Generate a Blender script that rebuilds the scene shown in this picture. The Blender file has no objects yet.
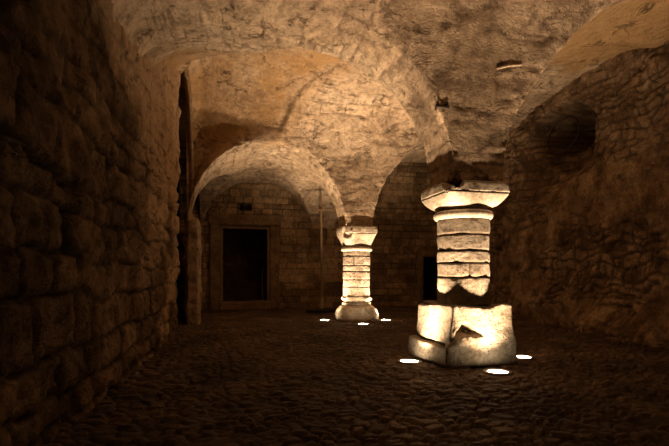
import bpy, bmesh, math, random
import numpy as np
from mathutils import Vector, Matrix

random.seed(7)
SC = bpy.context.scene
COL = SC.collection

# ------------------------------------------------------------------ camera
YAW = math.radians(13.0)
cam_d = bpy.data.cameras.new('camera')
cam_d.sensor_width = 36.0
cam_d.lens = 24.0
cam_d.shift_y = (274 - 223) / 669.0
cam_d.clip_start = 0.05
cam = bpy.data.objects.new('camera', cam_d)
COL.objects.link(cam)
cam.location = (0, 0, 1.0)
cam.rotation_euler = (math.pi / 2, 0, -YAW)
SC.camera = cam

# ------------------------------------------------------------------ world, exposure
w = bpy.data.worlds.new('cellar_air')
w.use_nodes = True
w.node_tree.nodes['Background'].inputs[0].default_value = (1.0, 0.6, 0.3, 1)
w.node_tree.nodes['Background'].inputs[1].default_value = 0.0
SC.world = w
SC.view_settings.view_transform = 'Standard'
SC.view_settings.look = 'None'
SC.view_settings.gamma = 1.0
SC.view_settings.use_curve_mapping = False
SC.view_settings.exposure = 0.0
SC.cycles.max_bounces = 8
SC.cycles.diffuse_bounces = 5
SC.cycles.sample_clamp_indirect = 4.0
SC.cycles.adaptive_threshold = 0.004

LAMP_COLOR = (1.0, 0.71, 0.45)
NEAR_W, BACK_W = 480.0, 480.0
SPOT_SIZE = math.radians(116)

# ------------------------------------------------------------------ noise helpers
def _hash(ix, iy, iz, seed=0):
    n = (ix.astype(np.int64) * 73856093) ^ (iy.astype(np.int64) * 19349663) ^ (iz.astype(np.int64) * 83492791) ^ (seed * 2654435 + 1013)
    n = n & 0x7fffffff
    n = (n ^ (n >> 13)) * 1274126177 & 0x7fffffff
    n = (n ^ (n >> 15)) * 668265263 & 0x7fffffff
    n = n ^ (n >> 12)
    return (n & 0xffffff) / float(0xffffff)

def vnoise(x, y, z, seed=0):
    x, y, z = np.broadcast_arrays(np.asarray(x, float), np.asarray(y, float), np.asarray(z, float))
    ix, iy, iz = np.floor(x), np.floor(y), np.floor(z)
    fx, fy, fz = x - ix, y - iy, z - iz
    u, v, t = [q * q * q * (q * (q * 6 - 15) + 10) for q in (fx, fy, fz)]
    r = 0
    for a in (0, 1):
        for b in (0, 1):
            for c in (0, 1):
                wgt = (u if a else 1 - u) * (v if b else 1 - v) * (t if c else 1 - t)
                r = r + wgt * _hash(ix + a, iy + b, iz + c, seed)
    return r * 2 - 1

def fbm(x, y, z, oct=4, seed=0, gain=0.5):
    a, s, f = 1.0, 0, 1.0
    for o in range(oct):
        s = s + a * vnoise(x * f + 17.3 * o, y * f + 5.1 * o, z * f + 9.7 * o, seed + o)
        a *= gain
        f *= 2.03
    return s

def sstep(a, b, x):
    t = np.clip((x - a) / (b - a), 0, 1)
    return t * t * (3 - 2 * t)

def courses(u, v, hs, wr, seed, warp=0.03, wscale=2.0):
    """irregular coursed masonry: returns distance to the nearest joint and a random tone per stone"""
    rng = np.random.RandomState(seed)
    v2 = v + warp * fbm(u * wscale, v * wscale, 0.5 + 0 * u, 3, seed + 3)
    u2 = u + warp * fbm(u * wscale + 31, v * wscale, 2.5 + 0 * u, 3, seed + 9)
    vmin, vmax = v2.min() - 1, v2.max() + 1
    b = [vmin]
    while b[-1] < vmax:
        b.append(b[-1] + rng.uniform(*hs))
    b = np.array(b)
    row = np.clip(np.searchsorted(b, v2) - 1, 0, len(b) - 2)
    d0, d1 = v2 - b[row], b[row + 1] - v2
    roww = rng.uniform(wr[0], wr[1], len(b))[row]
    off = rng.uniform(0, 10, len(b))[row]
    q = u2 / roww + off
    k = np.floor(q)
    z0 = np.zeros_like(k)
    # joints shifted at random by up to a third of a stone
    def jit(kk):
        return kk + 0.55 * (_hash(kk, row, z0, seed + 1) - 0.5)
    k = np.where(q < jit(k), k - 1, k)
    k = np.where(q >= jit(k + 1), k + 1, k)
    e0 = (q - jit(k)) * roww
    e1 = (jit(k + 1) - q) * roww
    d = np.minimum(np.minimum(d0, d1), np.minimum(e0, e1))
    return np.maximum(d, 0), _hash(k, row, z0, seed + 2)

def cobbles(x, y, sx, sy, seed):
    """rounded paving stones: second minus first nearest centre, and a tone per stone"""
    X, Y = x / sx, y / sy
    ix, iy = np.floor(X), np.floor(Y)
    f1 = np.full(X.shape, 9.0)
    f2 = np.full(X.shape, 9.0)
    idv = np.zeros(X.shape)
    zz = np.zeros(X.shape)
    for a in (-1, 0, 1):
        for b in (-1, 0, 1):
            cx = ix + a + 0.5 + 0.8 * (_hash(ix + a, iy + b, zz, seed) - 0.5)
            cy = iy + b + 0.5 + 0.8 * (_hash(ix + a, iy + b, zz, seed + 1) - 0.5)
            d = np.hypot(X - cx, Y - cy)
            h = _hash(ix + a, iy + b, zz, seed + 2)
            near = d < f1
            f2 = np.where(near, f1, np.minimum(f2, d))
            idv = np.where(near, h, idv)
            f1 = np.where(near, d, f1)
    return f2 - f1, f1, idv

# ------------------------------------------------------------------ object helpers
def link(name, me, mat=None, parent=None):
    o = bpy.data.objects.new(name, me)
    COL.objects.link(o)
    if mat is not None:
        me.materials.append(mat)
    if parent is not None:
        o.parent = parent
    return o

def np_mesh(name, verts, quads, attrs=None, smooth=True):
    me = bpy.data.meshes.new(name)
    verts = np.asarray(verts, np.float32)
    quads = np.asarray(quads, np.int32)
    nq, k = quads.shape
    me.vertices.add(len(verts))
    me.vertices.foreach_set('co', verts.ravel())
    me.loops.add(nq * k)
    me.loops.foreach_set('vertex_index', quads.ravel())
    me.polygons.add(nq)
    me.polygons.foreach_set('loop_start', np.arange(0, nq * k, k, dtype=np.int32))
    me.polygons.foreach_set('loop_total', np.full(nq, k, np.int32))
    me.update(calc_edges=True)
    me.validate()
    if attrs:
        for an, av in attrs.items():
            a = me.attributes.new(an, 'FLOAT', 'POINT')
            a.data.foreach_set('value', np.asarray(av, np.float32).ravel())
    if smooth:
        me.polygons.foreach_set('use_smooth', np.ones(len(me.polygons), bool))
    return me

def grid_quads(ny, nx, flip=False, keep=None):
    i = np.arange(ny * nx).reshape(ny, nx)
    q = np.stack([i[:-1, :-1], i[:-1, 1:], i[1:, 1:], i[1:, :-1]], -1)
    if keep is not None:
        q = q[keep]
    q = q.reshape(-1, 4)
    return q[:, ::-1] if flip else q

def grid_obj(name, P, mat, attrs=None, flip=False, keep=None, parent=None):
    ny, nx, _ = P.shape
    me = np_mesh(name, P.reshape(-1, 3), grid_quads(ny, nx, flip, keep), attrs)
    return link(name, me, mat, parent)

def structure(o):
    o['kind'] = 'structure'
    return o

def thing(name, label, cat, loc=(0, 0, 0), rz=0, group=None):
    o = bpy.data.objects.new(name, None)
    o.empty_display_size = 0.1
    COL.objects.link(o)
    o.location = loc
    o.rotation_euler = (0, 0, rz)
    o['label'] = label
    o['category'] = cat
    if group:
        o['group'] = group
    return o

# ------------------------------------------------------------------ materials
def stone_mat(name, cols, mortar=(0.05, 0.035, 0.022), scale=1.0, bump=0.5, bump_scale=1.0, tone_amt=0.5,
              rough=0.92, pits=0.0, plaster=None, streak=(1, 1, 1), cracks=0.0, bump_dist=0.04):
    m = bpy.data.materials.new(name)
    m.use_nodes = True
    nt = m.node_tree
    N, L = nt.nodes, nt.links
    bs = N['Principled BSDF']
    bs.inputs['Roughness'].default_value = rough
    bs.inputs['Specular IOR Level'].default_value = 0.15
    tc = N.new('ShaderNodeTexCoord')
    mp = N.new('ShaderNodeMapping')
    mp.inputs['Scale'].default_value = streak
    L.new(tc.outputs['Object'], mp.inputs['Vector'])

    def noise(sc, det=6, rg=0.6, dist=0.0):
        n = N.new('ShaderNodeTexNoise')
        n.inputs['Scale'].default_value = sc
        n.inputs['Detail'].default_value = det
        n.inputs['Roughness'].default_value = rg
        n.inputs['Distortion'].default_value = dist
        L.new(mp.outputs['Vector'], n.inputs['Vector'])
        return n.outputs['Fac']

    def math_n(op, a, b):
        q = N.new('ShaderNodeMath')
        q.operation = op
        for i, v in enumerate((a, b)):
            if isinstance(v, (int, float)):
                q.inputs[i].default_value = v
            else:
                L.new(v, q.inputs[i])
        return q.outputs[0]

    def ramp(fac, stops):
        r = N.new('ShaderNodeValToRGB')
        el = r.color_ramp.elements
        while len(el) < len(stops):
            el.new(0.5)
        for e, (p, c) in zip(el, stops):
            e.position = p
            e.color = (*c, 1) if len(c) == 3 else c
        L.new(fac, r.inputs['Fac'])
        return r.outputs['Color']

    def mix(fac, a, b, mode='MIX'):
        q = N.new('ShaderNodeMix')
        q.data_type = 'RGBA'
        q.blend_type = mode
        for s, v in ((0, fac), (6, a), (7, b)):
            if isinstance(v, (int, float)):
                q.inputs[s].default_value = v
            elif isinstance(v, tuple):
                q.inputs[s].default_value = (*v, 1)
            else:
                L.new(v, q.inputs[s])
        return q.outputs[2]

    big = noise(0.9 * scale, 5, 0.6, 0.4)
    col = ramp(big, [(0.36, cols[0]), (0.5, cols[1]), (0.64, cols[2])])
    fine = noise(9 * scale, 8, 0.7)
    col = mix(1.0, col, ramp(fine, [(0.3, (0.42, 0.40, 0.38)), (0.5, (1, 1, 1)), (0.72, (1.35, 1.35, 1.35))]), 'MULTIPLY')
    tone = N.new('ShaderNodeAttribute')
    tone.attribute_name = 'tone'
    col = mix(tone_amt, col, ramp(tone.outputs['Fac'], [(0.0, (0.45, 0.42, 0.4)), (0.5, (1, 1, 1)), (1.0, (1.5, 1.45, 1.35))]), 'MULTIPLY')
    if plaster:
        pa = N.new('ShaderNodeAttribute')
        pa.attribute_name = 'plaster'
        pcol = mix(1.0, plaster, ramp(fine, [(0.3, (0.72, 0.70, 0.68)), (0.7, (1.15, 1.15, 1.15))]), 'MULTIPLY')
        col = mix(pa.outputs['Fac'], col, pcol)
    joint = N.new('ShaderNodeAttribute')
    joint.attribute_name = 'joint'
    col = mix(joint.outputs['Fac'], col, mortar)
    b1 = noise(14 * bump_scale, 8, 0.72)
    b2 = noise(55 * bump_scale, 4, 0.6)
    h = math_n('ADD', b1, math_n('MULTIPLY', b2, 0.35))
    if cracks:
        m2 = N.new('ShaderNodeMapping')
        m2.inputs['Scale'].default_value = (0.8, 0.8, 2.2)
        L.new(tc.outputs['Object'], m2.inputs['Vector'])
        cn = N.new('ShaderNodeTexNoise')
        cn.inputs['Scale'].default_value = 2.2
        cn.inputs['Detail'].default_value = 9
        cn.inputs['Roughness'].default_value = 0.62
        cn.inputs['Distortion'].default_value = 0.5
        L.new(m2.outputs['Vector'], cn.inputs['Vector'])
        line = ramp(cn.outputs['Fac'], [(0.468, (0, 0, 0)), (0.484, (1, 1, 1)), (0.492, (1, 1, 1)), (0.508, (0, 0, 0))])
        line = math_n('MULTIPLY', line, ramp(noise(2.7, 5, 0.65), [(0.50, (0, 0, 0)), (0.64, (1, 1, 1))]))
        line = math_n('MULTIPLY', line, cracks)
        h = math_n('SUBTRACT', h, math_n('MULTIPLY', line, 0.9))
        col = mix(math_n('MULTIPLY', line, 0.75), col, mortar)
        spots = ramp(noise(22, 4, 0.6), [(0.28, (1, 1, 1)), (0.36, (0, 0, 0))])
        col = mix(math_n('MULTIPLY', spots, 0.6), col, mortar)
        h = math_n('SUBTRACT', h, math_n('MULTIPLY', spots, 0.5))
    if pits:
        vo = N.new('ShaderNodeTexVoronoi')
        vo.inputs['Scale'].default_value = 34
        L.new(mp.outputs['Vector'], vo.inputs['Vector'])
        pm = noise(7, 3, 0.5)
        pit = ramp(vo.outputs['Distance'], [(0.10, (1, 1, 1)), (0.26, (0, 0, 0))])
        pit = math_n('MULTIPLY', pit, ramp(pm, [(0.44, (0, 0, 0)), (0.54, (1, 1, 1))]))
        h = math_n('SUBTRACT', h, math_n('MULTIPLY', pit, 1.5))
        col = mix(math_n('MULTIPLY', pit, pits), col, (0.16, 0.11, 0.07))
    bp = N.new('ShaderNodeBump')
    bp.inputs['Strength'].default_value = bump
    bp.inputs['Distance'].default_value = bump_dist
    L.new(h, bp.inputs['Height'])
    L.new(bp.outputs['Normal'], bs.inputs['Normal'])
    L.new(col, bs.inputs['Base Color'])
    return m

def plain_mat(name, c, rough=0.6, metal=0.0, nscale=20, var=0.35, bump=0.2, stretch=(1, 1, 1)):
    m = bpy.data.materials.new(name)
    m.use_nodes = True
    N, L = m.node_tree.nodes, m.node_tree.links
    bs = N['Principled BSDF']
    bs.inputs['Roughness'].default_value = rough
    bs.inputs['Metallic'].default_value = metal
    tc = N.new('ShaderNodeTexCoord')
    mp = N.new('ShaderNodeMapping')
    mp.inputs['Scale'].default_value = stretch
    n = N.new('ShaderNodeTexNoise')
    n.inputs['Scale'].default_value = nscale
    n.inputs['Detail'].default_value = 6
    r = N.new('ShaderNodeValToRGB')
    r.color_ramp.elements[0].position = 0.3
    r.color_ramp.elements[1].position = 0.7
    r.color_ramp.elements[0].color = (*[v * (1 - var) for v in c], 1)
    r.color_ramp.elements[1].color = (*[min(1, v * (1 + var)) for v in c], 1)
    b = N.new('ShaderNodeBump')
    b.inputs['Strength'].default_value = bump
    b.inputs['Distance'].default_value = 0.01
    L.new(tc.outputs['Object'], mp.inputs['Vector'])
    L.new(mp.outputs['Vector'], n.inputs['Vector'])
    L.new(n.outputs['Fac'], r.inputs['Fac'])
    L.new(r.outputs['Color'], bs.inputs['Base Color'])
    L.new(n.outputs['Fac'], b.inputs['Height'])
    L.new(b.outputs['Normal'], bs.inputs['Normal'])
    return m

def glow_mat(name, c, s):
    m = bpy.data.materials.new(name)
    m.use_nodes = True
    bs = m.node_tree.nodes['Principled BSDF']
    bs.inputs['Base Color'].default_value = (0.8, 0.8, 0.8, 1)
    bs.inputs['Emission Color'].default_value = (*c, 1)
    bs.inputs['Emission Strength'].default_value = s
    return m

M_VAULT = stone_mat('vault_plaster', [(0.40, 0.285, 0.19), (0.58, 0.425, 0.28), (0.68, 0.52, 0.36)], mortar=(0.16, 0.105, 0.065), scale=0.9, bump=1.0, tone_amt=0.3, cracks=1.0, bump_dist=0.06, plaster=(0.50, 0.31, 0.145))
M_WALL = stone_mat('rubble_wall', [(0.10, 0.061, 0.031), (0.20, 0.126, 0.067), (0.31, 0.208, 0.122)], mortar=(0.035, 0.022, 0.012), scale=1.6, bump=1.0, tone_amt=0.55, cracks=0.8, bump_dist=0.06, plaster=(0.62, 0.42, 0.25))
M_RUBBLE = stone_mat('right_wall_rubble', [(0.13, 0.078, 0.04), (0.26, 0.165, 0.09), (0.38, 0.265, 0.16)], mortar=(0.08, 0.05, 0.028), scale=2.4, bump=1.0, tone_amt=0.45, cracks=0.8, bump_dist=0.06)
M_ASHLAR = stone_mat('back_wall_stone', [(0.17, 0.11, 0.06), (0.28, 0.19, 0.105), (0.38, 0.27, 0.16)], mortar=(0.05, 0.032, 0.02), scale=1.5, bump=0.6, tone_amt=0.7)
M_FLOOR = stone_mat('cobble_floor', [(0.045, 0.029, 0.017), (0.078, 0.05, 0.029), (0.12, 0.078, 0.046)], mortar=(0.04, 0.026, 0.016), scale=1.3, bump=0.6, tone_amt=0.7, rough=0.6)
M_COLUMN = stone_mat('column_limestone', [(0.22, 0.17, 0.115), (0.33, 0.265, 0.195), (0.41, 0.345, 0.265)], mortar=(0.10, 0.065, 0.04), scale=3, bump=0.8, bump_scale=1.6, tone_amt=0.0, pits=0.9)
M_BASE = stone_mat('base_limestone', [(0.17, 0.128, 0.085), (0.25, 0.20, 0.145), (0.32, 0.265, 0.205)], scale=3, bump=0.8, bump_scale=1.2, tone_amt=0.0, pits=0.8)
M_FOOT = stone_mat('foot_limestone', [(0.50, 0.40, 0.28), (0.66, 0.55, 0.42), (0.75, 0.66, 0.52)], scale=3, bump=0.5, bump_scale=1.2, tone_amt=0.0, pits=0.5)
M_CARVED = stone_mat('carved_limestone', [(0.36, 0.29, 0.205), (0.46, 0.38, 0.285), (0.54, 0.465, 0.365)], mortar=(0.2, 0.14, 0.09), scale=3, bump=0.3, bump_scale=1.6, tone_amt=0.0, pits=0.25)
M_FRAME = stone_mat('door_surround_stone', [(0.14, 0.09, 0.05), (0.2, 0.13, 0.075), (0.26, 0.18, 0.1)], scale=2.5, bump=0.5, tone_amt=0.0)
M_WOOD = plain_mat('old_wood', (0.20, 0.125, 0.065), 0.75, 0, 12, 0.5, 0.4, (6, 6, 0.6))
M_DARKWOOD = plain_mat('dark_wood', (0.025, 0.016, 0.01), 0.8, 0, 12, 0.5, 0.4, (0.6, 6, 6))
M_PALEWOOD = plain_mat('pale_wood', (0.42, 0.30, 0.18), 0.7, 0, 14, 0.4, 0.3, (6, 6, 0.6))
M_IRON = plain_mat('rusty_iron', (0.05, 0.032, 0.022), 0.7, 0.5, 30, 0.5, 0.4)
M_PALEIRON = plain_mat('limed_iron', (0.45, 0.34, 0.22), 0.8, 0.0, 30, 0.4, 0.4)
M_STEEL = plain_mat('lamp_steel', (0.18, 0.15, 0.12), 0.45, 0.8, 40, 0.3, 0.1)
M_LENS = glow_mat('lamp_lens', (1.0, 0.80, 0.54), 42.0)

# ------------------------------------------------------------------ the vaults
Z0 = 2.02                      # springing height, on top of the capitals
CXC = 2.685                    # column row
def f_x(x):
    z = np.full_like(x, Z0)
    n = np.abs((x - 0.775) / 1.61)
    z = np.where(n < 1, Z0 + 1.64 * np.sqrt(np.maximum(1 - n ** 2, 0)), z)
    return z_aisle(x, z)
def z_aisle(x, z):
    a = np.abs((x - 5.3) / 2.33)
    z = np.where((a < 1) & (x > 2.9), Z0 + 2.42 * np.maximum(1 - a ** 1.8, 0) ** (1 / 1.8), z)
    z = np.where(x > 5.3, Z0 + 2.42, z)
    return z
def g_y(y):
    z = np.full_like(y, Z0)
    t1 = np.clip((y - 2.4) / 2.07, 0, 2)
    z = np.where(t1 < 1, Z0 + 2.5 * np.maximum(1 - t1 ** 3, 0) ** (1 / 3), z)
    t2 = np.abs((y - 7.15) / 2.08)
    z = np.where(t2 < 1, Z0 + 2.5 * np.maximum(1 - t2 ** 3, 0) ** (1 / 3), z)
    t3 = np.abs((y - 11.45) / 1.6)
    z = np.where(t3 < 1, Z0 + 1.45 * np.sqrt(np.maximum(1 - t3 ** 2, 0)), z)
    return z
def arc_samples(fn, a, b, step):
    d = np.linspace(a, b, 40001)
    s = np.concatenate([[0], np.cumsum(np.hypot(np.diff(d), np.diff(fn(d))))])
    n = int(s[-1] / step) + 1
    q = np.linspace(0, s[-1], n)
    return np.interp(q, s, d), q
def f_left(x):
    # towards the entrance the nave vault grows straight out of the left wall
    t = np.clip((0.775 - x) / 1.85, 0, 1)
    return 2.2 + 1.46 * np.maximum(1 - t ** 6, 0) ** (1 / 6)
xs, sx = arc_samples(f_x, -1.75, 7.4, 0.028)
ys, sy = arc_samples(g_y, -1.6, 13.3, 0.030)
Xg, Yg = np.meshgrid(xs, ys)
SXg, SYg = np.meshgrid(sx, sy)
F, G = f_x(Xg), g_y(Yg)
G = np.where(Yg < 4.6, Z0 + (G - Z0) * sstep(0.7, 1.7, Xg), G)      # the first bay is a plain barrel on its left
rs = sstep(4.6, 6.0, Xg)                                            # the vault opens wider over the window niche
t2r = np.abs((Yg - 7.3) / 2.42)
G = np.where((t2r < 1) & (rs > 0) & (Yg > 4.8), np.maximum(G, G * (1 - rs) + rs * (Z0 + 2.66 * np.maximum(1 - t2r ** 4, 0) ** 0.25)), G)
F = np.where((Xg < 0.775) & (Yg < 7.15), f_left(Xg), F)
k = 0.07 + 0.28 * (1 - sstep(4.6, 4.9, Yg)) * sstep(0.5, 1.2, Xg) * (1 - sstep(2.2, 2.5, Xg))
hh = np.clip(0.5 + 0.5 * (F - G) / k, 0, 1)
Zg = G * (1 - hh) + F * hh + k * hh * (1 - hh)
# the oblique web that runs from the transverse arch back along the left wall
xr = 0.8 - 1.8 * (Yg - 5.3) / 2.92 + 0.05 * fbm(Yg * 2, 0 * Yg, 0 * Yg, 2, 4)
web = (1 - sstep(-0.02, 0.03, Xg - xr)) * sstep(5.0, 5.2, Yg) * (1 - sstep(8.22, 8.25, Yg))
C = f_left(Xg) + 0.36 * np.maximum(0, Yg - 5.2)
Zg = Zg * (1 - web) + C * web
Zg = np.where((Xg < -0.87) & (Yg > 8.25), 4.7, Zg)                   # the dark slot behind the respond stays open
P = np.stack([Xg, Yg, Zg], -1)
du = np.gradient(P, axis=1)
dv = np.gradient(P, axis=0)
Nn = np.cross(dv, du)
Nn /= np.maximum(np.linalg.norm(Nn, axis=-1, keepdims=True), 1e-9)   # points down into the room
isf = (F > G) | (web > 0.5)
dG, tG = courses(Xg, SYg, (0.10, 0.34), (0.4, 1.3), 11, 0.09, 1.3)
dF, tF = courses(Yg, SXg, (0.16, 0.42), (0.5, 1.6), 12, 0.09, 1.3)
d = np.where(isf, dF, dG)
tone = np.where(isf, tF, tG)
along = np.where(isf, Yg, Xg)
across = np.where(isf, SXg, SYg)
cover = sstep(-0.55, 0.05, fbm(Xg * 0.9, Yg * 0.9, Zg * 0.9, 4, 41))      # where plaster hides the joints
# trowelled ochre bands: along the aisle arch and up from the crown of the far arch
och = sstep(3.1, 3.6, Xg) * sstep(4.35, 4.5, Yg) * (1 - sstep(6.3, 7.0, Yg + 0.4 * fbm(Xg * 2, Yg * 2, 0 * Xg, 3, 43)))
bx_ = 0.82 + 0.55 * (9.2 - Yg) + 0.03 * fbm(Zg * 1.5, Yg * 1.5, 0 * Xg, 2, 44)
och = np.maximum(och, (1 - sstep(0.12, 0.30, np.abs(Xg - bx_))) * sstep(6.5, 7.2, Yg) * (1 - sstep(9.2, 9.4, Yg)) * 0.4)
cell_shade = sstep(0.0, 0.3, bx_ - Xg) * sstep(6.0, 6.6, Yg) * (1 - sstep(9.3, 9.5, Yg)) * sstep(0.0, 0.3, G - F)  # left of the far cell darkened, its shade put into the ochre colour
och = np.maximum(och, cell_shade * np.clip(0.75 + 0.5 * fbm(Xg * 1.2, Yg * 1.2, Zg * 3.5, 4, 45), 0, 1))
jn = (1 - sstep(0.0, 0.022, d)) * (1 - 0.92 * cover) * (1 - och)
scr = fbm(along * 1.6, across * 8.0, 0.3 * Zg, 5, 21)                      # rough scored render
crev = sstep(0.78, 0.97, 1 - np.abs(fbm(along * 1.3 + 4, across * 4.2, 0.2 * Zg, 3, 22))) * sstep(0.0, 0.5, fbm(Xg * 1.3, Yg * 1.3, Zg * 1.3, 3, 23))
rgh = 1 - 0.8 * och
disp = -0.014 * jn + 0.010 * (tone - 0.5) * (1 - cover)
disp = disp + 0.04 * fbm(Xg * 1.1, Yg * 1.1, Zg * 1.1, 3, 5) + rgh * (0.010 * scr + 0.008 * fbm(Xg * 7, Yg * 7, Zg * 7, 4, 6) - 0.016 * crev)
pit = sstep(0.5, 0.75, fbm(Xg * 4.1, Yg * 4.1, Zg * 6, 4, 77))
disp = disp - 0.014 * pit * rgh
fold = (0.05 * sstep(0.0, 0.10, bx_ - Xg) + 0.30 * np.clip((bx_ - Xg) / 1.8, 0, 1)) * sstep(0.0, 0.35, G - F) * sstep(7.1, 7.6, Yg) * (1 - sstep(9.3, 9.6, Yg)) * (1 - web)
disp = disp - fold
steep = 1 - sstep(0.25, 0.6, np.abs(Nn[..., 2]))
disp = disp * (0.25 + 0.75 * sstep(-1.0, -0.5, Xg)) * (0.3 + 0.7 * sstep(2.03, 2.3, Zg)) * (1 - 0.45 * steep * (fold < 0.01))
P = P + Nn * disp[..., None]
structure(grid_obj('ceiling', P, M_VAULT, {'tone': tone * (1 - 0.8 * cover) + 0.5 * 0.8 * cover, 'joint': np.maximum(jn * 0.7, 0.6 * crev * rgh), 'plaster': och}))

# ------------------------------------------------------------------ walls (built as real relief)
def wall(name, origin, ud, nd, u0, u1, z0, z1, mat, hs, wr, seed, step=0.028, relief=0.03, jw=0.03, warp=0.04,
         depth=None, keep=None, rough=0.02, flip=False, cover_amt=0.3, plaster=None, calm=None):
    us = np.linspace(u0, u1, int((u1 - u0) / step) + 2)
    zs = np.linspace(z0, z1, int((z1 - z0) / step) + 2)
    U, Z = np.meshgrid(us, zs)
    d, tone = courses(U, Z, hs, wr, seed, warp, 1.8)
    cov = sstep(0.0, 0.5, fbm(U * 0.8, Z * 0.8, 3.3 + 0 * U, 3, seed + 50)) * cover_amt
    jn = (1 - sstep(0.0, jw, d)) * (1 - cov)
    r = -relief * jn + relief * 1.1 * (tone - 0.5) * (1 - cov) + 0.03 * fbm(U * 0.7, Z * 0.7, 0 * U, 3, seed + 60)
    r = r * (1 - 0.45 * calm(U, Z)) if calm is not None else r
    r = r + rough * fbm(U * 6, Z * 6, 1.1 + 0 * U, 4, seed + 70)
    if depth is not None:
        r = r - depth(U, Z)
    O = np.array(origin)
    P = O + U[..., None] * np.array(ud) + Z[..., None] * np.array([0, 0, 1.0]) + r[..., None] * np.array(nd)
    kp = None
    if keep is not None:
        uc = 0.25 * (U[:-1, :-1] + U[1:, 1:] + U[:-1, 1:] + U[1:, :-1])
        zc = 0.25 * (Z[:-1, :-1] + Z[1:, 1:] + Z[:-1, 1:] + Z[1:, :-1])
        kp = keep(uc, zc)
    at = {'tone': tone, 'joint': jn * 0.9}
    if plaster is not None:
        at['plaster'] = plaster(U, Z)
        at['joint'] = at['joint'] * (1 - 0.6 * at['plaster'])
    return structure(grid_obj(name, P, mat, at, flip, kp))

# left wall: thick up to y = 8.25, a tall recess, then the respond and the last bay
def left_depth(U, Z):
    rec = sstep(8.22, 8.26, U + 0.03 * fbm(Z * 3, 0 * Z, 0 * Z, 3, 8)) * 0.75
    return rec + 0.02 - 0.12 * sstep(3.0, 8.2, U)
wall('wall_left', (-1.0, 0, 0), (0, 1, 0), (1, 0, 0), -1.6, 13.1, -0.1, 4.75, M_WALL, (0.18, 0.42), (0.28, 0.75), 21,
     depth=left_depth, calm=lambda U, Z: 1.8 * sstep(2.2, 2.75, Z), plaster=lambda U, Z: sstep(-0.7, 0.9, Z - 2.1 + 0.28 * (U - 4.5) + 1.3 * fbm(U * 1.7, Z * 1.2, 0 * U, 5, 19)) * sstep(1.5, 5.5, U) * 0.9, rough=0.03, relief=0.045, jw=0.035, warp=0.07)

# the respond of the far arch and the last stretch of wall stand free of it, a dark slot behind
def pier(name, lo, hi, seed):
    structure(rough_block(name, None, M_VAULT, lo, hi, 0.03, 0.03, 0.035, 4, seed))
# right wall, with the splayed window niche and a putlog hole
RW = np.array([6.2, 5.0, 0.0])
rdir = np.array([0.07, 1.0, 0.0]); rdir /= np.linalg.norm(rdir)
rnrm = np.array([-rdir[1], rdir[0], 0.0])
def right_depth(U, Z):
    y = 5.0 + U
    wob = 0.05 * fbm(y * 2.5, Z * 2.5, 0 * y, 3, 91)
    head = 3.2 + 1.15 * np.sqrt(np.maximum(1 - ((y - 7.85) / 1.3) ** 2, 0)) + 0.6 * wob
    inn = sstep(6.72, 6.80, y + wob * 0.4) * (1 - sstep(8.2, 9.15, y + wob * 3)) * (1 - sstep(0, 0.07, Z - head))
    sill = sstep(2.35, 3.5, Z - 0.25 * (8.2 - y))
    nic = inn * sill * 0.8
    r = np.hypot((y - 8.22) / 0.52, (Z - 3.98) / 0.38)
    hole = (1 - sstep(0.85, 1.0, np.maximum(np.abs(y - 8.22) / 0.5, np.abs(Z - 3.98) / 0.36) * 0.6 + 0.4 * r)) * 0.9
    put = (1 - sstep(0.14, 0.17, np.abs(y - 10.05))) * (1 - sstep(0.05, 0.07, np.abs(Z - 1.64))) * 0.25
    foot = -0.30 * (1 - sstep(0.0, 0.9, Z)) * (0.7 + 0.6 * fbm(y * 1.2, Z, 0 * y, 3, 92))
    return nic + hole + put + foot
wall('wall_right', RW, rdir, rnrm, -6.7, 8.3, -0.1, 4.75, M_RUBBLE, (0.08, 0.22), (0.12, 0.36), 33,
     depth=right_depth, relief=0.04, jw=0.035, warp=0.13, rough=0.032, flip=True, cover_amt=0.95)

# back wall with the doorway, the square hole above it, the low opening of the aisle
YB = 13.0
DX0, DX1, DZ0, DZ1 = -0.30, 1.07, 0.22, 2.37
def back_keep(uc, zc):
    door = (uc > DX0 - 0.02) & (uc < DX1 + 0.02) & (zc < DZ1)
    low = (uc > 5.82) & (uc < 6.5) & (zc < 1.52)
    return ~(door | low)
def back_depth(U, Z):
    hole = (1 - sstep(0.15, 0.18, np.abs(U - 0.39))) * (1 - sstep(0.075, 0.1, np.abs(Z - 2.92))) * 0.45
    # the wall above the blind arch stands a little behind its rim
    return hole
wall('wall_back', (0, YB, 0), (1, 0, 0), (0, -1, 0), -1.4, 7.2, -0.1, 4.75, M_ASHLAR, (0.13, 0.24), (0.22, 0.5), 44,
     keep=back_keep, depth=back_depth, relief=0.014, jw=0.02, warp=0.015, rough=0.008, cover_amt=0.45)
wall('wall_front', (0, -1.5, 0), (1, 0, 0), (0, 1, 0), -1.4, 7.2, -0.1, 4.75, M_WALL, (0.15, 0.3), (0.25, 0.6), 55, step=0.08, flip=True)

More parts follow.
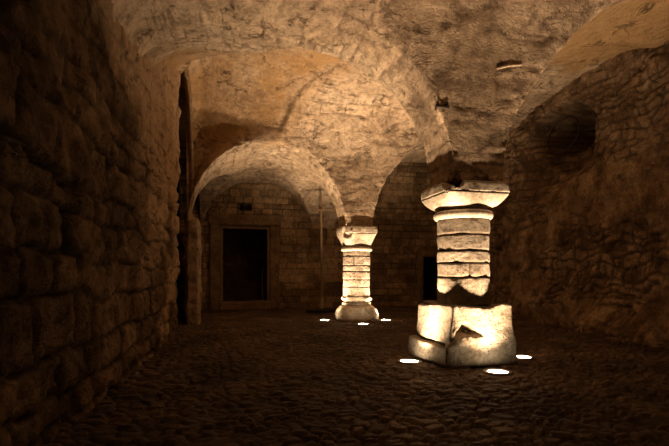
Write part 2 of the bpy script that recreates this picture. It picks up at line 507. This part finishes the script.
# the chambers seen through the two openings
def shell(name, x0, x1, y0, y1, z0, z1, mat):
    nx, ny, nz = [max(2, int((b - a) / 0.08)) for a, b in ((x0, x1), (y0, y1), (z0, z1))]
    bm = bmesh.new()
    def face(fn, n, m):
        vs = [[None] * m for _ in range(n)]
        for i in range(n):
            for j in range(m):
                p = fn(i / (n - 1), j / (m - 1))
                q = 0.03 * float(fbm(np.array(p[0] * 3), np.array(p[1] * 3), np.array(p[2] * 3), 3, 3))
                vs[i][j] = bm.verts.new((p[0] + q, p[1] + q, p[2] + q))
        for i in range(n - 1):
            for j in range(m - 1):
                bm.faces.new((vs[i][j], vs[i + 1][j], vs[i + 1][j + 1], vs[i][j + 1]))
    lx, ly, lz = x1 - x0, y1 - y0, z1 - z0
    face(lambda s, t: (x0 + s * lx, y1, z0 + t * lz), nx, nz)
    face(lambda s, t: (x0, y0 + s * ly, z0 + t * lz), ny, nz)
    face(lambda s, t: (x1, y0 + s * ly, z0 + t * lz), ny, nz)
    face(lambda s, t: (x0 + s * lx, y0 + t * ly, z1), nx, ny)
    face(lambda s, t: (x0 + s * lx, y0 + t * ly, z0), nx, ny)
    bmesh.ops.remove_doubles(bm, verts=bm.verts, dist=0.001)
    me = bpy.data.meshes.new(name)
    bm.to_mesh(me)
    bm.free()
    return structure(link(name, me, mat))

shell('wall_chamber', -0.75, 1.6, YB + 0.3, YB + 1.9, 0.2, 2.7, M_WALL)
shell('wall_passage', 5.6, 6.72, YB + 0.3, YB + 2.2, -0.02, 1.75, M_WALL)

# ------------------------------------------------------------------ floor
LAMPS = [
    (1.99, 4.80, 'near', 'recessed floor spotlight left of the square base of the near column'),
    (2.66, 4.08, 'near', 'recessed floor spotlight in front of the square base, the closest to the viewer'),
    (3.42, 4.74, 'near', 'recessed floor spotlight right of the square base of the near column'),
    (1.97, 9.48, 'back', 'recessed floor spotlight left of the round-based far column, below the tall pole'),
    (2.57, 8.58, 'back', 'recessed floor spotlight in front of the round-based far column'),
    (3.28, 9.22, 'back', 'recessed floor spotlight right of the round-based far column'),
]
fx = np.linspace(-1.5, 7.2, 480)
fy = np.concatenate([np.linspace(-1.6, 1.5, 50)[:-1], np.linspace(1.5, 13.2, 760)])
FX, FY = np.meshgrid(fx, fy)
wx = FX + 0.07 * fbm(FX * 3, FY * 3, 0 * FX, 3, 61)
wy = FY + 0.06 * fbm(FX * 3 + 9, FY * 3, 0 * FX, 3, 62)
e, f1, ft = cobbles(wx, wy, 0.125, 0.078, 5)
dome = sstep(0.0, 0.32, e)
hf = 0.026 * dome + 0.030 * (ft - 0.5) * dome + 0.02 * fbm(FX * 0.6, FY * 0.6, 0 * FX, 2, 63) + 0.006 * fbm(FX * 9, FY * 9, 0 * FX, 3, 64) - 0.03
flat = np.ones_like(hf)
for lx, ly, _, _ in LAMPS:
    flat = np.minimum(flat, sstep(0.17, 0.30, np.hypot(FX - lx, FY - ly)))
hf = hf * flat + (-0.012) * (1 - flat)
# fewer proud stones towards the far end where earth fills the joints
worn = sstep(7.5, 11.0, FY)
hf = hf * (1 - 0.55 * worn)
structure(grid_obj('floor', np.stack([FX, FY, hf], -1), M_FLOOR, {'tone': ft, 'joint': (1 - sstep(0.0, 0.14, e)) * (1 - 0.6 * worn)}))

# ------------------------------------------------------------------ rough stone shapes
def rough_block(name, parent, mat, lo, hi, r=0.03, step=0.025, amp=0.012, nscale=5, seed=0, warp=None):
    lo, hi = np.array(lo, float), np.array(hi, float)
    pts, quads = [], []
    n = np.maximum(3, ((hi - lo) / step).astype(int) + 1)
    key = {}
    def vid(i, j, l):
        t = (i, j, l)
        if t not in key:
            key[t] = len(pts)
            pts.append([lo[0] + (hi[0] - lo[0]) * i / (n[0] - 1), lo[1] + (hi[1] - lo[1]) * j / (n[1] - 1), lo[2] + (hi[2] - lo[2]) * l / (n[2] - 1)])
        return key[t]
    for l, fl in ((0, True), (n[2] - 1, False)):
        for i in range(n[0] - 1):
            for j in range(n[1] - 1):
                q = [vid(i, j, l), vid(i + 1, j, l), vid(i + 1, j + 1, l), vid(i, j + 1, l)]
                quads.append(q[::-1] if fl else q)
    for j, fl in ((0, False), (n[1] - 1, True)):
        for i in range(n[0] - 1):
            for l in range(n[2] - 1):
                q = [vid(i, j, l), vid(i + 1, j, l), vid(i + 1, j, l + 1), vid(i, j, l + 1)]
                quads.append(q[::-1] if fl else q)
    for i, fl in ((0, True), (n[0] - 1, False)):
        for j in range(n[1] - 1):
            for l in range(n[2] - 1):
                q = [vid(i, j, l), vid(i, j + 1, l), vid(i, j + 1, l + 1), vid(i, j, l + 1)]
                quads.append(q[::-1] if fl else q)
    V = np.array(pts)
    inner = np.clip(V, lo + r, hi - r)
    dlt = V - inner
    ln = np.linalg.norm(dlt, axis=1, keepdims=True)
    nd = dlt / np.maximum(ln, 1e-6)
    V = inner + nd * r
    s = nscale
    V = V + nd * (amp * fbm(V[:, 0] * s, V[:, 1] * s, V[:, 2] * s, 4, seed))[:, None]
    if warp is not None:
        V = warp(V)
    me = np_mesh(name, V, quads)
    return link(name, me, mat, parent)

def loft(name, parent, mat, prof, nth=96, amp=0.006, nscale=8, seed=0, warp=None, caps=True, attrs_fn=None):
    """prof: rows of (z, half width, superellipse exponent); rows refined linearly"""
    th = np.linspace(0, 2 * math.pi, nth, endpoint=False)
    rows = []
    for z, hw, ex in prof:
        c, s = np.cos(th), np.sin(th)
        rr = hw / (np.abs(c) ** ex + np.abs(s) ** ex) ** (1.0 / ex)
        rows.append(np.stack([rr * c, rr * s, np.full(nth, z)], -1))
    V = np.array(rows)
    rad = np.stack([np.cos(th), np.sin(th), 0 * th], -1)[None]
    V = V + rad * (amp * fbm(V[..., 0] * nscale, V[..., 1] * nscale, V[..., 2] * nscale, 4, seed))[..., None]
    if warp is not None:
        V = warp(V)
    nz = len(rows)
    i = np.arange(nz * nth).reshape(nz, nth)
    j = np.roll(i, -1, axis=1)
    q = np.stack([i[:-1], j[:-1], j[1:], i[1:]], -1).reshape(-1, 4)
    VV = V.reshape(-1, 3)
    if caps:
        VV = np.concatenate([VV, [V[0].mean(0)], [V[-1].mean(0)]])
        cb, ct = nz * nth, nz * nth + 1
        # two triangles per quad slot would be degenerate, so caps are fans of quads over pairs
        qb = [[cb, i[0, (t + 2) % nth], i[0, (t + 1) % nth], i[0, t]] for t in range(0, nth, 2)]
        qt = [[ct, i[-1, t], i[-1, (t + 1) % nth], i[-1, (t + 2) % nth]] for t in range(0, nth, 2)]
        q = np.concatenate([q, qb, qt])
    at = attrs_fn(VV) if attrs_fn else None
    me = np_mesh(name, VV, q, at)
    o = link(name, me, mat, parent)
    return o

def dense(prof, step=0.015):
    out = []
    for (a, b) in zip(prof[:-1], prof[1:]):
        n = max(1, int(math.hypot(b[0] - a[0], b[1] - a[1]) / step))
        for t in range(n):
            s = t / n
            out.append(tuple(a[q] + (b[q] - a[q]) * s for q in range(3)))
    out.append(prof[-1])
    return out

def drum(parent, z0, z1, r, seed, cut=None, chip=0.012):
    """one course of the shaft, with two or three stones round the ring"""
    rng = np.random.RandomState(seed)
    prof = dense([(z0 + 0.004, r - chip, 2.0), (z0 + 0.018, r, 2.0), (z1 - 0.016, r, 2.0), (z1 - 0.004, r - chip, 2.0)], 0.012)
    a0 = cut
    def warp(V):
        th = np.arctan2(V[..., 1], V[..., 0])
        dd = np.zeros_like(th)
        if a0 is not None:
            for a in a0:
                q = np.abs((th - a + math.pi) % (2 * math.pi) - math.pi) * r
                dd = dd + 0.03 * (1 - sstep(0.0, 0.018, q))
        # spalled edges
        edge = np.minimum(V[..., 2] - z0, z1 - V[..., 2])
        n = fbm(V[..., 0] * 9, V[..., 1] * 9, V[..., 2] * 5 + seed, 3, seed)
        dd = dd + 0.012 * sstep(0.3, 0.8, n) * (1 - sstep(0.0, 0.05, edge))
        rad = np.maximum(np.hypot(V[..., 0], V[..., 1]), 1e-6)
        s = 1 - dd / rad
        W = V.copy()
        W[..., 0] *= s
        W[..., 1] *= s
        return W
    def at(VV):
        e = np.minimum(VV[:, 2] - z0, z1 - VV[:, 2])
        jn = (1 - sstep(0.002, 0.012, e)) * 0.8
        for a in (a0 or ()):
            q = np.abs((np.arctan2(VV[:, 1], VV[:, 0]) - a + math.pi) % (2 * math.pi) - math.pi) * r
            jn = np.maximum(jn, 0.9 * (1 - sstep(0.0, 0.014, q)))
        return {'joint': jn, 'tone': np.full(len(VV), 0.5)}
    return loft('drum', parent, M_COLUMN, prof, 128, 0.007, 7, seed, warp, True, at)

pier('wall_respond', (-0.86, 9.2, -0.05), (-0.64, 9.92, 2.08), 131)
pier('wall_left_far', (-0.98, 9.9, -0.05), (-0.83, 13.0, 2.3), 132)

# ------------------------------------------------------------------ near column
near = thing('stone_column', 'near thick stone column on a broken square base, larger of the two columns', 'column', (2.67, 4.80, 0), 0, 'vault columns')
VIEW = math.atan2(-4.80, -2.67)             # direction towards the room's entrance side
# base stones
def front_warp(V):
    W = V.copy()
    z = V[:, 2]
    # slight batter: wider at the foot
    W[:, 0] *= 1 + 0.07 * (1 - sstep(0.0, 0.65, z))
    W[:, 1] = np.where(V[:, 1] < 0, V[:, 1] - 0.075 * (1 - sstep(0.05, 0.62, z)), V[:, 1])
    face = 1 - sstep(-0.40, -0.15, V[:, 1])
    n = 0.025 * fbm(V[:, 0] * 7, V[:, 1] * 7, z * 7, 3, 5)
    # the lower left is a rounded lobe, the stone above it torn back
    lip = 0.325 - 0.9 * (V[:, 0] + 0.12) ** 2 + n
    win = sstep(-0.36, -0.30, V[:, 0]) * (1 - sstep(-0.10, 0.03, V[:, 0]))
    top = lip + 0.03 + 0.09 * (1 - sstep(0.0, 0.17, np.abs(V[:, 0] + 0.19)))
    W[:, 1] += face * win * 0.20 * sstep(-0.012, 0.012, z - lip) * (1 - sstep(-0.015, 0.03, z - top))
    W[:, 1] += face * 0.02 * (1 - sstep(0.0, 0.06, np.abs(z - lip))) * (z < lip) * win
    W[:, 0] += -0.10 * (1 - sstep(0.20, 0.27, z)) * (1 - sstep(-0.335, -0.20, V[:, 0])) * face
    # top leans
    W[:, 2] = z + 0.02 * fbm(V[:, 0] * 3, V[:, 1] * 3, 0 * z, 2, 15) * sstep(0.4, 0.6, z)
    return W
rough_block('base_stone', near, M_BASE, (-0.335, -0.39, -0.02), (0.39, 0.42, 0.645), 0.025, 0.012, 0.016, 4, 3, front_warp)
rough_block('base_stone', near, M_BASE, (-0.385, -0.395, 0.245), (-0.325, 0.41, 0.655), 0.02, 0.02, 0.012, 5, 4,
            lambda V: V + np.stack([-0.035 * (1 - sstep(0.25, 0.64, V[:, 2])) + 0.045 * (1 - sstep(-0.4, 0.2, V[:, 1])), 0 * V[:, 2], -0.03 * sstep(-0.1, 0.4, V[:, 1]) * sstep(0.5, 0.64, V[:, 2])], -1))
def plinth_warp(V):
    W = V.copy()
    W[:, 0] -= 0.03 * (1 - sstep(0.0, 0.2, V[:, 2]))
    W[:, 0] += 0.10 * (1 - sstep(-0.45, 0.35, V[:, 1]))
    W[:, 2] += 0.05 * (0.5 - (V[:, 1] + 0.45) / 0.9) * sstep(0.1, 0.2, V[:, 2]) * -1 + 0.0
    return W
pl = rough_block('plinth_stone', near, M_COLUMN, (-0.50, -0.415, -0.02), (-0.34, 0.46, 0.205), 0.03, 0.02, 0.012, 5, 8, plinth_warp)
R = 0.30
lv = [0.640, 0.965, 1.130, 1.268, 1.453, 1.635]
cuts = [None, (VIEW + 0.25, VIEW + 2.3, VIEW - 2.2), None, (VIEW + 1.9, VIEW - 1.8), None]
for i in range(5):
    drum(near, lv[i], lv[i + 1], R - 0.004 * (i % 2), 30 + i, cuts[i], 0.008)
loft('ring_moulding', near, M_CARVED, dense([(1.630, 0.30, 2)] + [(1.68 - 0.048 * math.cos(t), 0.30 + 0.042 * math.sin(t), 2) for t in np.linspace(0.15, 2.99, 14)] + [(1.73, 0.29, 2)]), 128, 0.004, 6, 51)
def chip_warp(V):
    W = V.copy()
    n = 0.05 * fbm(V[..., 0] * 8, V[..., 1] * 8, V[..., 2] * 8, 3, 71)
    q = np.hypot(V[..., 0] + 0.36, V[..., 1] + 0.33) + n
    W[..., 2] = np.minimum(V[..., 2], 1.86 + np.maximum(0, q - 0.03) * 1.5)
    # broken bite under the bell, above the ring
    rr = np.hypot(V[..., 0], V[..., 1])
    s = 1 - 0.10 * (1 - sstep(0.0, 0.05, V[..., 2] - 1.735 - 0.5 * np.maximum(n, 0)))
    W[..., 0] *= s
    W[..., 1] *= s
    return W
bell = [(1.735, 0.275, 2.6), (1.76, 0.300, 3.2), (1.80, 0.335, 5), (1.84, 0.360, 7), (1.88, 0.376, 10), (1.905, 0.383, 14)]
loft('capital_bell', near, M_CARVED, dense(bell, 0.01), 192, 0.005, 5, 61, chip_warp)
aba = [(1.903, 0.372, 14), (1.912, 0.372, 14), (1.916, 0.386, 14), (1.945, 0.386, 14), (1.985, 0.384, 14), (2.015, 0.380, 12), (2.035, 0.35, 10)]
loft('abacus', near, M_CARVED, dense(aba, 0.01), 192, 0.007, 6, 62, chip_warp)

# ------------------------------------------------------------------ far column
far = thing('stone_column', 'far stone column with a rounded bell-shaped base, standing before the back wall', 'column', (2.70, 9.53, 0), 0, 'vault columns')
VF = math.atan2(-9.53, -2.70)
foot = [(-0.02, 0.44, 3.2), (0.02, 0.452, 3.2), (0.13, 0.45, 3.2), (0.145, 0.435, 3.1), (0.165, 0.44, 3.0), (0.23, 0.415, 2.8), (0.30, 0.345, 2.4), (0.315, 0.32, 2.2)]
def foot_warp(V):
    n = fbm(V[..., 0] * 5, V[..., 1] * 5, V[..., 2] * 5, 3, 81)
    s = 1 - 0.08 * sstep(0.2, 0.6, n)
    W = V.copy()
    W[..., 0] *= s
    W[..., 1] *= s
    return W
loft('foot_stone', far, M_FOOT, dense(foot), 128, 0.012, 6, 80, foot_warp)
tor = [(0.310, 0.30, 2)] + [(0.345 - 0.03 * math.cos(t), 0.305 + 0.015 * math.sin(t), 2) for t in np.linspace(0.2, 2.9, 8)] + [(0.385, 0.285, 2), (0.41, 0.29, 2)]
loft('scotia_moulding', far, M_CARVED, dense(tor), 96, 0.008, 7, 82)
tor = [(0.405, 0.28, 2)] + [(0.465 - 0.055 * math.cos(t), 0.29 + 0.042 * math.sin(t), 2) for t in np.linspace(0.2, 2.9, 12)] + [(0.53, 0.28, 2)]
def torus_warp(V):
    n = fbm(V[..., 0] * 6, V[..., 1] * 6, V[..., 2] * 3, 3, 85)
    W = V.copy()
    W[..., 2] = np.where(V[..., 2] > 0.47, 0.47 + (V[..., 2] - 0.47) * (1 - 0.9 * sstep(0.0, 0.3, n)), V[..., 2])
    return W
loft('torus_moulding', far, M_CARVED, dense(tor), 96, 0.012, 7, 84, torus_warp)
lv = [0.505, 0.720, 0.880, 1.060, 1.190, 1.390, 1.505]
cuts = [None, None, (VF - 0.15, VF + 2, VF - 2), None, (VF - 0.2, VF + 2.2, VF - 2.4), None]
for i in range(6):
    drum(far, lv[i], lv[i + 1], 0.298 - 0.004 * (i % 2), 90 + i, cuts[i], 0.008)
loft('ring_moulding', far, M_CARVED, dense([(1.495, 0.30, 2)] + [(1.545 - 0.048 * math.cos(t), 0.30 + 0.045 * math.sin(t), 2) for t in np.linspace(0.15, 2.99, 14)] + [(1.60, 0.29, 2)]), 128, 0.005, 6, 86)
def chip_far(V):
    W = V.copy()
    n = 0.05 * fbm(V[..., 0] * 8, V[..., 1] * 8, V[..., 2] * 8, 3, 73)
    q = np.hypot(V[..., 0] + 0.38, V[..., 1] + 0.36) + n
    c = (1 - sstep(0.05, 0.2, q)) * sstep(1.74, 1.84, V[..., 2])
    W[..., 0] += 0.06 * c
    W[..., 1] += 0.05 * c
    return W
bell = [(1.595, 0.275, 2.6), (1.615, 0.29, 3), (1.68, 0.31, 4), (1.76, 0.335, 6), (1.84, 0.362, 9), (1.875, 0.372, 12)]
loft('capital_bell', far, M_CARVED, dense(bell, 0.015), 160, 0.008, 5, 63, chip_far)
aba = [(1.872, 0.368, 12), (1.885, 0.378, 14), (1.96, 0.385, 14), (2.02, 0.38, 14), (2.035, 0.35, 12)]
loft('abacus', far, M_CARVED, dense(aba, 0.015), 160, 0.010, 5, 64, chip_far)

# ------------------------------------------------------------------ recessed floor lamps
def lathe_mesh(name, prof, n=48):
    bm = bmesh.new()
    rings = []
    for r, z in prof:
        if r < 1e-6:
            rings.append([bm.verts.new((0, 0, z))])
        else:
            rings.append([bm.verts.new((r * math.cos(2 * math.pi * t / n), r * math.sin(2 * math.pi * t / n), z)) for t in range(n)])
    for a, b in zip(rings[:-1], rings[1:]):
        for t in range(n):
            if len(a) == 1:
                bm.faces.new((a[0], b[(t + 1) % n], b[t])) if len(b) > 1 else None
            elif len(b) == 1:
                bm.faces.new((a[t], a[(t + 1) % n], b[0]))
            else:
                bm.faces.new((a[t], a[(t + 1) % n], b[(t + 1) % n], b[t]))
    bmesh.ops.recalc_face_normals(bm, faces=bm.faces)
    for f in bm.faces:
        f.smooth = True
    me = bpy.data.meshes.new(name)
    bm.to_mesh(me)
    bm.free()
    return me
ring_me = lathe_mesh('trim_ring', [(0.100, -0.05), (0.104, 0.002), (0.110, 0.006), (0.140, 0.006), (0.150, 0.000), (0.152, -0.05)])
lens_me = lathe_mesh('lens', [(0.0, 0.004), (0.06, 0.003), (0.102, -0.004), (0.102, -0.03)])
screw_me = lathe_mesh('screw', [(0.0, 0.010), (0.006, 0.009), (0.007, 0.004)], 12)
ring_me.materials.append(M_STEEL); lens_me.materials.append(M_LENS); screw_me.materials.append(M_STEEL)
for lx, ly, which, lab in LAMPS:
    t = thing('floor_spotlight', lab, 'spotlight', (lx, ly, 0.0), 0, 'floor spotlights around the columns')
    link('trim_ring', ring_me, None, t)
    link('lens', lens_me, None, t)
    ld = bpy.data.lights.new('beam', 'SPOT')
    ld.color = LAMP_COLOR
    ld.energy = NEAR_W if which == 'near' else BACK_W
    ld.spot_size = SPOT_SIZE
    ld.spot_blend = 1.0
    ld.shadow_soft_size = 0.05
    lo = bpy.data.objects.new('beam', ld)
    COL.objects.link(lo)
    lo.parent = t
    cx, cy = (2.67, 4.80) if which == 'near' else (2.70, 9.53)
    dv = Vector((cx - lx, cy - ly, 0)).normalized()
    lo.location = (0, 0, 0.03)
    lo.rotation_euler = (Vector((dv.x * 0.12, dv.y * 0.12, 1.0))).to_track_quat('-Z', 'Y').to_euler()

# ------------------------------------------------------------------ small things
def beam(bm, p, q, w0, d0, taper=1.0, bev=0.006):
    p, q = Vector(p), Vector(q)
    ax = (q - p)
    L = ax.length
    rot = ax.to_track_quat('Z', 'Y').to_matrix().to_4x4()
    r = bmesh.ops.create_cube(bm, size=1.0)
    for v in r['verts']:
        s = taper if v.co.z > 0 else 1.0
        v.co = Vector((v.co.x * w0 * s, v.co.y * d0 * s, (v.co.z + 0.5) * L))
    es = list({e for v in r['verts'] for e in v.link_edges})
    bv = bmesh.ops.bevel(bm, geom=es, offset=bev, segments=2, affect='EDGES')
    vs = {v for f in bv['faces'] for v in f.verts} | {v for v in r['verts'] if v.is_valid}
    bmesh.ops.transform(bm, matrix=Matrix.Translation(p) @ rot, verts=list(vs))

def bm_obj(name, bm, mat, parent=None):
    me = bpy.data.meshes.new(name)
    bm.to_mesh(me)
    bm.free()
    return link(name, me, mat, parent)

def rod_mesh(name, pts, rads, n=12):
    cu = bpy.data.curves.new(name + '_curve', 'CURVE')
    cu.dimensions = '3D'
    sp = cu.splines.new('POLY')
    sp.points.add(len(pts) - 1)
    for p, c, r in zip(sp.points, pts, rads):
        p.co = (*c, 1)
        p.radius = r
    cu.bevel_depth = 1.0
    cu.bevel_resolution = 4
    cu.use_fill_caps = True
    tmp = bpy.data.objects.new(name + '_tmp', cu)
    COL.objects.link(tmp)
    dg = bpy.context.evaluated_depsgraph_get()
    me = bpy.data.meshes.new_from_object(tmp.evaluated_get(dg))
    bpy.data.objects.remove(tmp)
    me.name = name
    for f in me.polygons:
        f.use_smooth = True
    return me

# door surround: jambs, lintel, threshold and the wooden frame
door = structure(thing('door_1', 'x', 'x'))
del door['label']; del door['category']
bx = rough_block
bx('jamb', door, M_FRAME, (DX0 - 0.30, YB - 0.10, 0.0), (DX0 - 0.01, YB + 0.35, DZ1 + 0.03), 0.02, 0.05, 0.012, 4, 101)
bx('jamb', door, M_FRAME, (DX1 + 0.01, YB - 0.10, 0.0), (DX1 + 0.28, YB + 0.35, DZ1 + 0.03), 0.02, 0.05, 0.012, 4, 102)
bx('lintel', door, M_FRAME, (DX0 - 0.34, YB - 0.12, DZ1 + 0.01), (DX1 + 0.32, YB + 0.35, DZ1 + 0.32), 0.02, 0.05, 0.012, 4, 103)
bx('threshold', door, M_FRAME, (DX0 - 0.03, YB - 0.16, -0.03), (DX1 + 0.03, YB + 0.35, DZ0), 0.02, 0.05, 0.012, 4, 104)
bm = bmesh.new()
beam(bm, (DX0 + 0.03, YB + 0.02, DZ0 - 0.01), (DX0 + 0.03, YB + 0.02, DZ1), 0.07, 0.09)
beam(bm, (DX1 - 0.03, YB + 0.02, DZ0 - 0.01), (DX1 - 0.03, YB + 0.02, DZ1), 0.07, 0.09)
beam(bm, (DX0, YB + 0.02, DZ1 - 0.035), (DX1, YB + 0.02, DZ1 - 0.035), 0.07, 0.09)
bm_obj('door_frame', bm, M_WOOD, door)

low = structure(thing('door_2', 'x', 'x'))
del low['label']; del low['category']
bx('jamb', low, M_FRAME, (5.66, YB - 0.08, -0.02), (5.84, YB + 0.35, 1.56), 0.02, 0.05, 0.012, 4, 111)
bx('lintel', low, M_FRAME, (5.62, YB - 0.06, 1.53), (6.6, YB + 0.35, 1.74), 0.02, 0.05, 0.012, 4, 112)

# the tall pole with its cross bar, on a dark plank
PX, PY = 2.33, 11.55
plank = rough_block('timber_plank', None, M_DARKWOOD, (PX - 0.42, PY - 0.12, 0.0), (PX + 0.70, PY + 0.12, 0.075), 0.012, 0.05, 0.004, 6, 121)
plank['label'] = 'low dark timber plank lying on the floor at the foot of the tall pole'
plank['category'] = 'plank'
pole = thing('wooden_pole', 'tall thin wooden pole with a cross bar standing left of the far column', 'pole', (PX, PY, 0.08))
bm = bmesh.new()
beam(bm, (0, 0, 0.0), (-0.01, 0.12, 3.05), 0.065, 0.065, 0.8, 0.012)
bm_obj('shaft', bm, M_WOOD, pole)
bm = bmesh.new()
beam(bm, (-0.14, 0.04, 2.62), (0.46, 0.06, 2.64), 0.05, 0.05, 0.9, 0.01)
bm_obj('cross_bar', bm, M_WOOD, pole)
link('pale_tip', rod_mesh('pale_tip', [(0, 0, 0.0), (0, 0.0, 0.05), (0, 0.004, 0.22), (0, 0.012, 0.32)], [0.03, 0.055, 0.045, 0.03]), M_PALEWOOD, pole)['label'] = 'pale lower end of the pole'

# stick leaning in the far chamber
stick = link('wooden_stick', rod_mesh('wooden_stick', [(0.93, YB + 0.75, 0.21), (0.92, YB + 0.85, 0.6), (0.93, YB + 1.0, 1.15)], [0.014, 0.014, 0.012]), M_PALEWOOD)
stick['label'] = 'thin pale stick leaning inside the dark doorway'
stick['category'] = 'stick'

# points on the vault, found by the line of sight
def on_vault(px, py):
    Dx, Dz = (px - 334.5) / 446.0, (274 - py) / 446.0
    fw = np.array([math.sin(YAW), math.cos(YAW)])
    rt = np.array([math.cos(YAW), -math.sin(YAW)])
    for D in np.arange(3.0, 14, 0.01):
        xy = D * fw + Dx * D * rt
        z = max(float(f_x(np.array([xy[0]]))[0]), float(g_y(np.array([xy[1]]))[0]))
        if 1 + Dz * D > z:
            return Vector((xy[0], xy[1], z))
a, b = on_vault(497, 65), on_vault(521, 64)
out = Vector((0, -0.012, -0.004))
spike = link('iron_bar', rod_mesh('iron_bar', [a + Vector((0, .03, .02)), a + out * 0.6, a.lerp(b, 0.5) + out * 0.6 + Vector((0, 0, 0.012)), b + out * 0.5], [0.006, 0.013, 0.014, 0.012]), M_PALEIRON)
spike['label'] = 'thin pale iron bar stuck across the vault above the near column'
spike['category'] = 'iron bar'
c0, c1 = on_vault(437, 106), on_vault(448, 105)
cm_ = c0.lerp(c1, 0.5)
cr = thing('wall_cramp', 'small black iron cramp in the vault, above left of the near capital', 'iron cramp', cm_)
o2 = Vector((-0.004, -0.012, -0.004))
link('bar', rod_mesh('bar', [c0 - cm_ + Vector((0, .03, -.03)), c0 - cm_ + o2, c1 - cm_ + o2, c1 - cm_ + Vector((0.01, .03, -.02))], [0.016, 0.022, 0.02, 0.014]), M_IRON, cr)
link('eye', rod_mesh('eye', [Vector((0.02, 0.04, 0.035)), Vector((0.025, -0.02, 0.03)), Vector((0.045, -0.02, 0.04))], [0.012, 0.017, 0.015]), M_IRON, cr)

# iron ring and bars in the window niche
win = structure(thing('window_1', 'x', 'x'))
del win['label']; del win['category']
yc, zc = 8.22, 3.98
xw = 6.2 + 0.07 * (yc - 5) + 0.50
pts = [(xw + 0.02 * math.sin(t), yc + 0.46 * math.cos(t), zc + 0.36 * math.sin(t)) for t in np.linspace(0, 2 * math.pi, 33)]
link('ring', rod_mesh('ring', pts, [0.013] * 33), M_IRON, win)
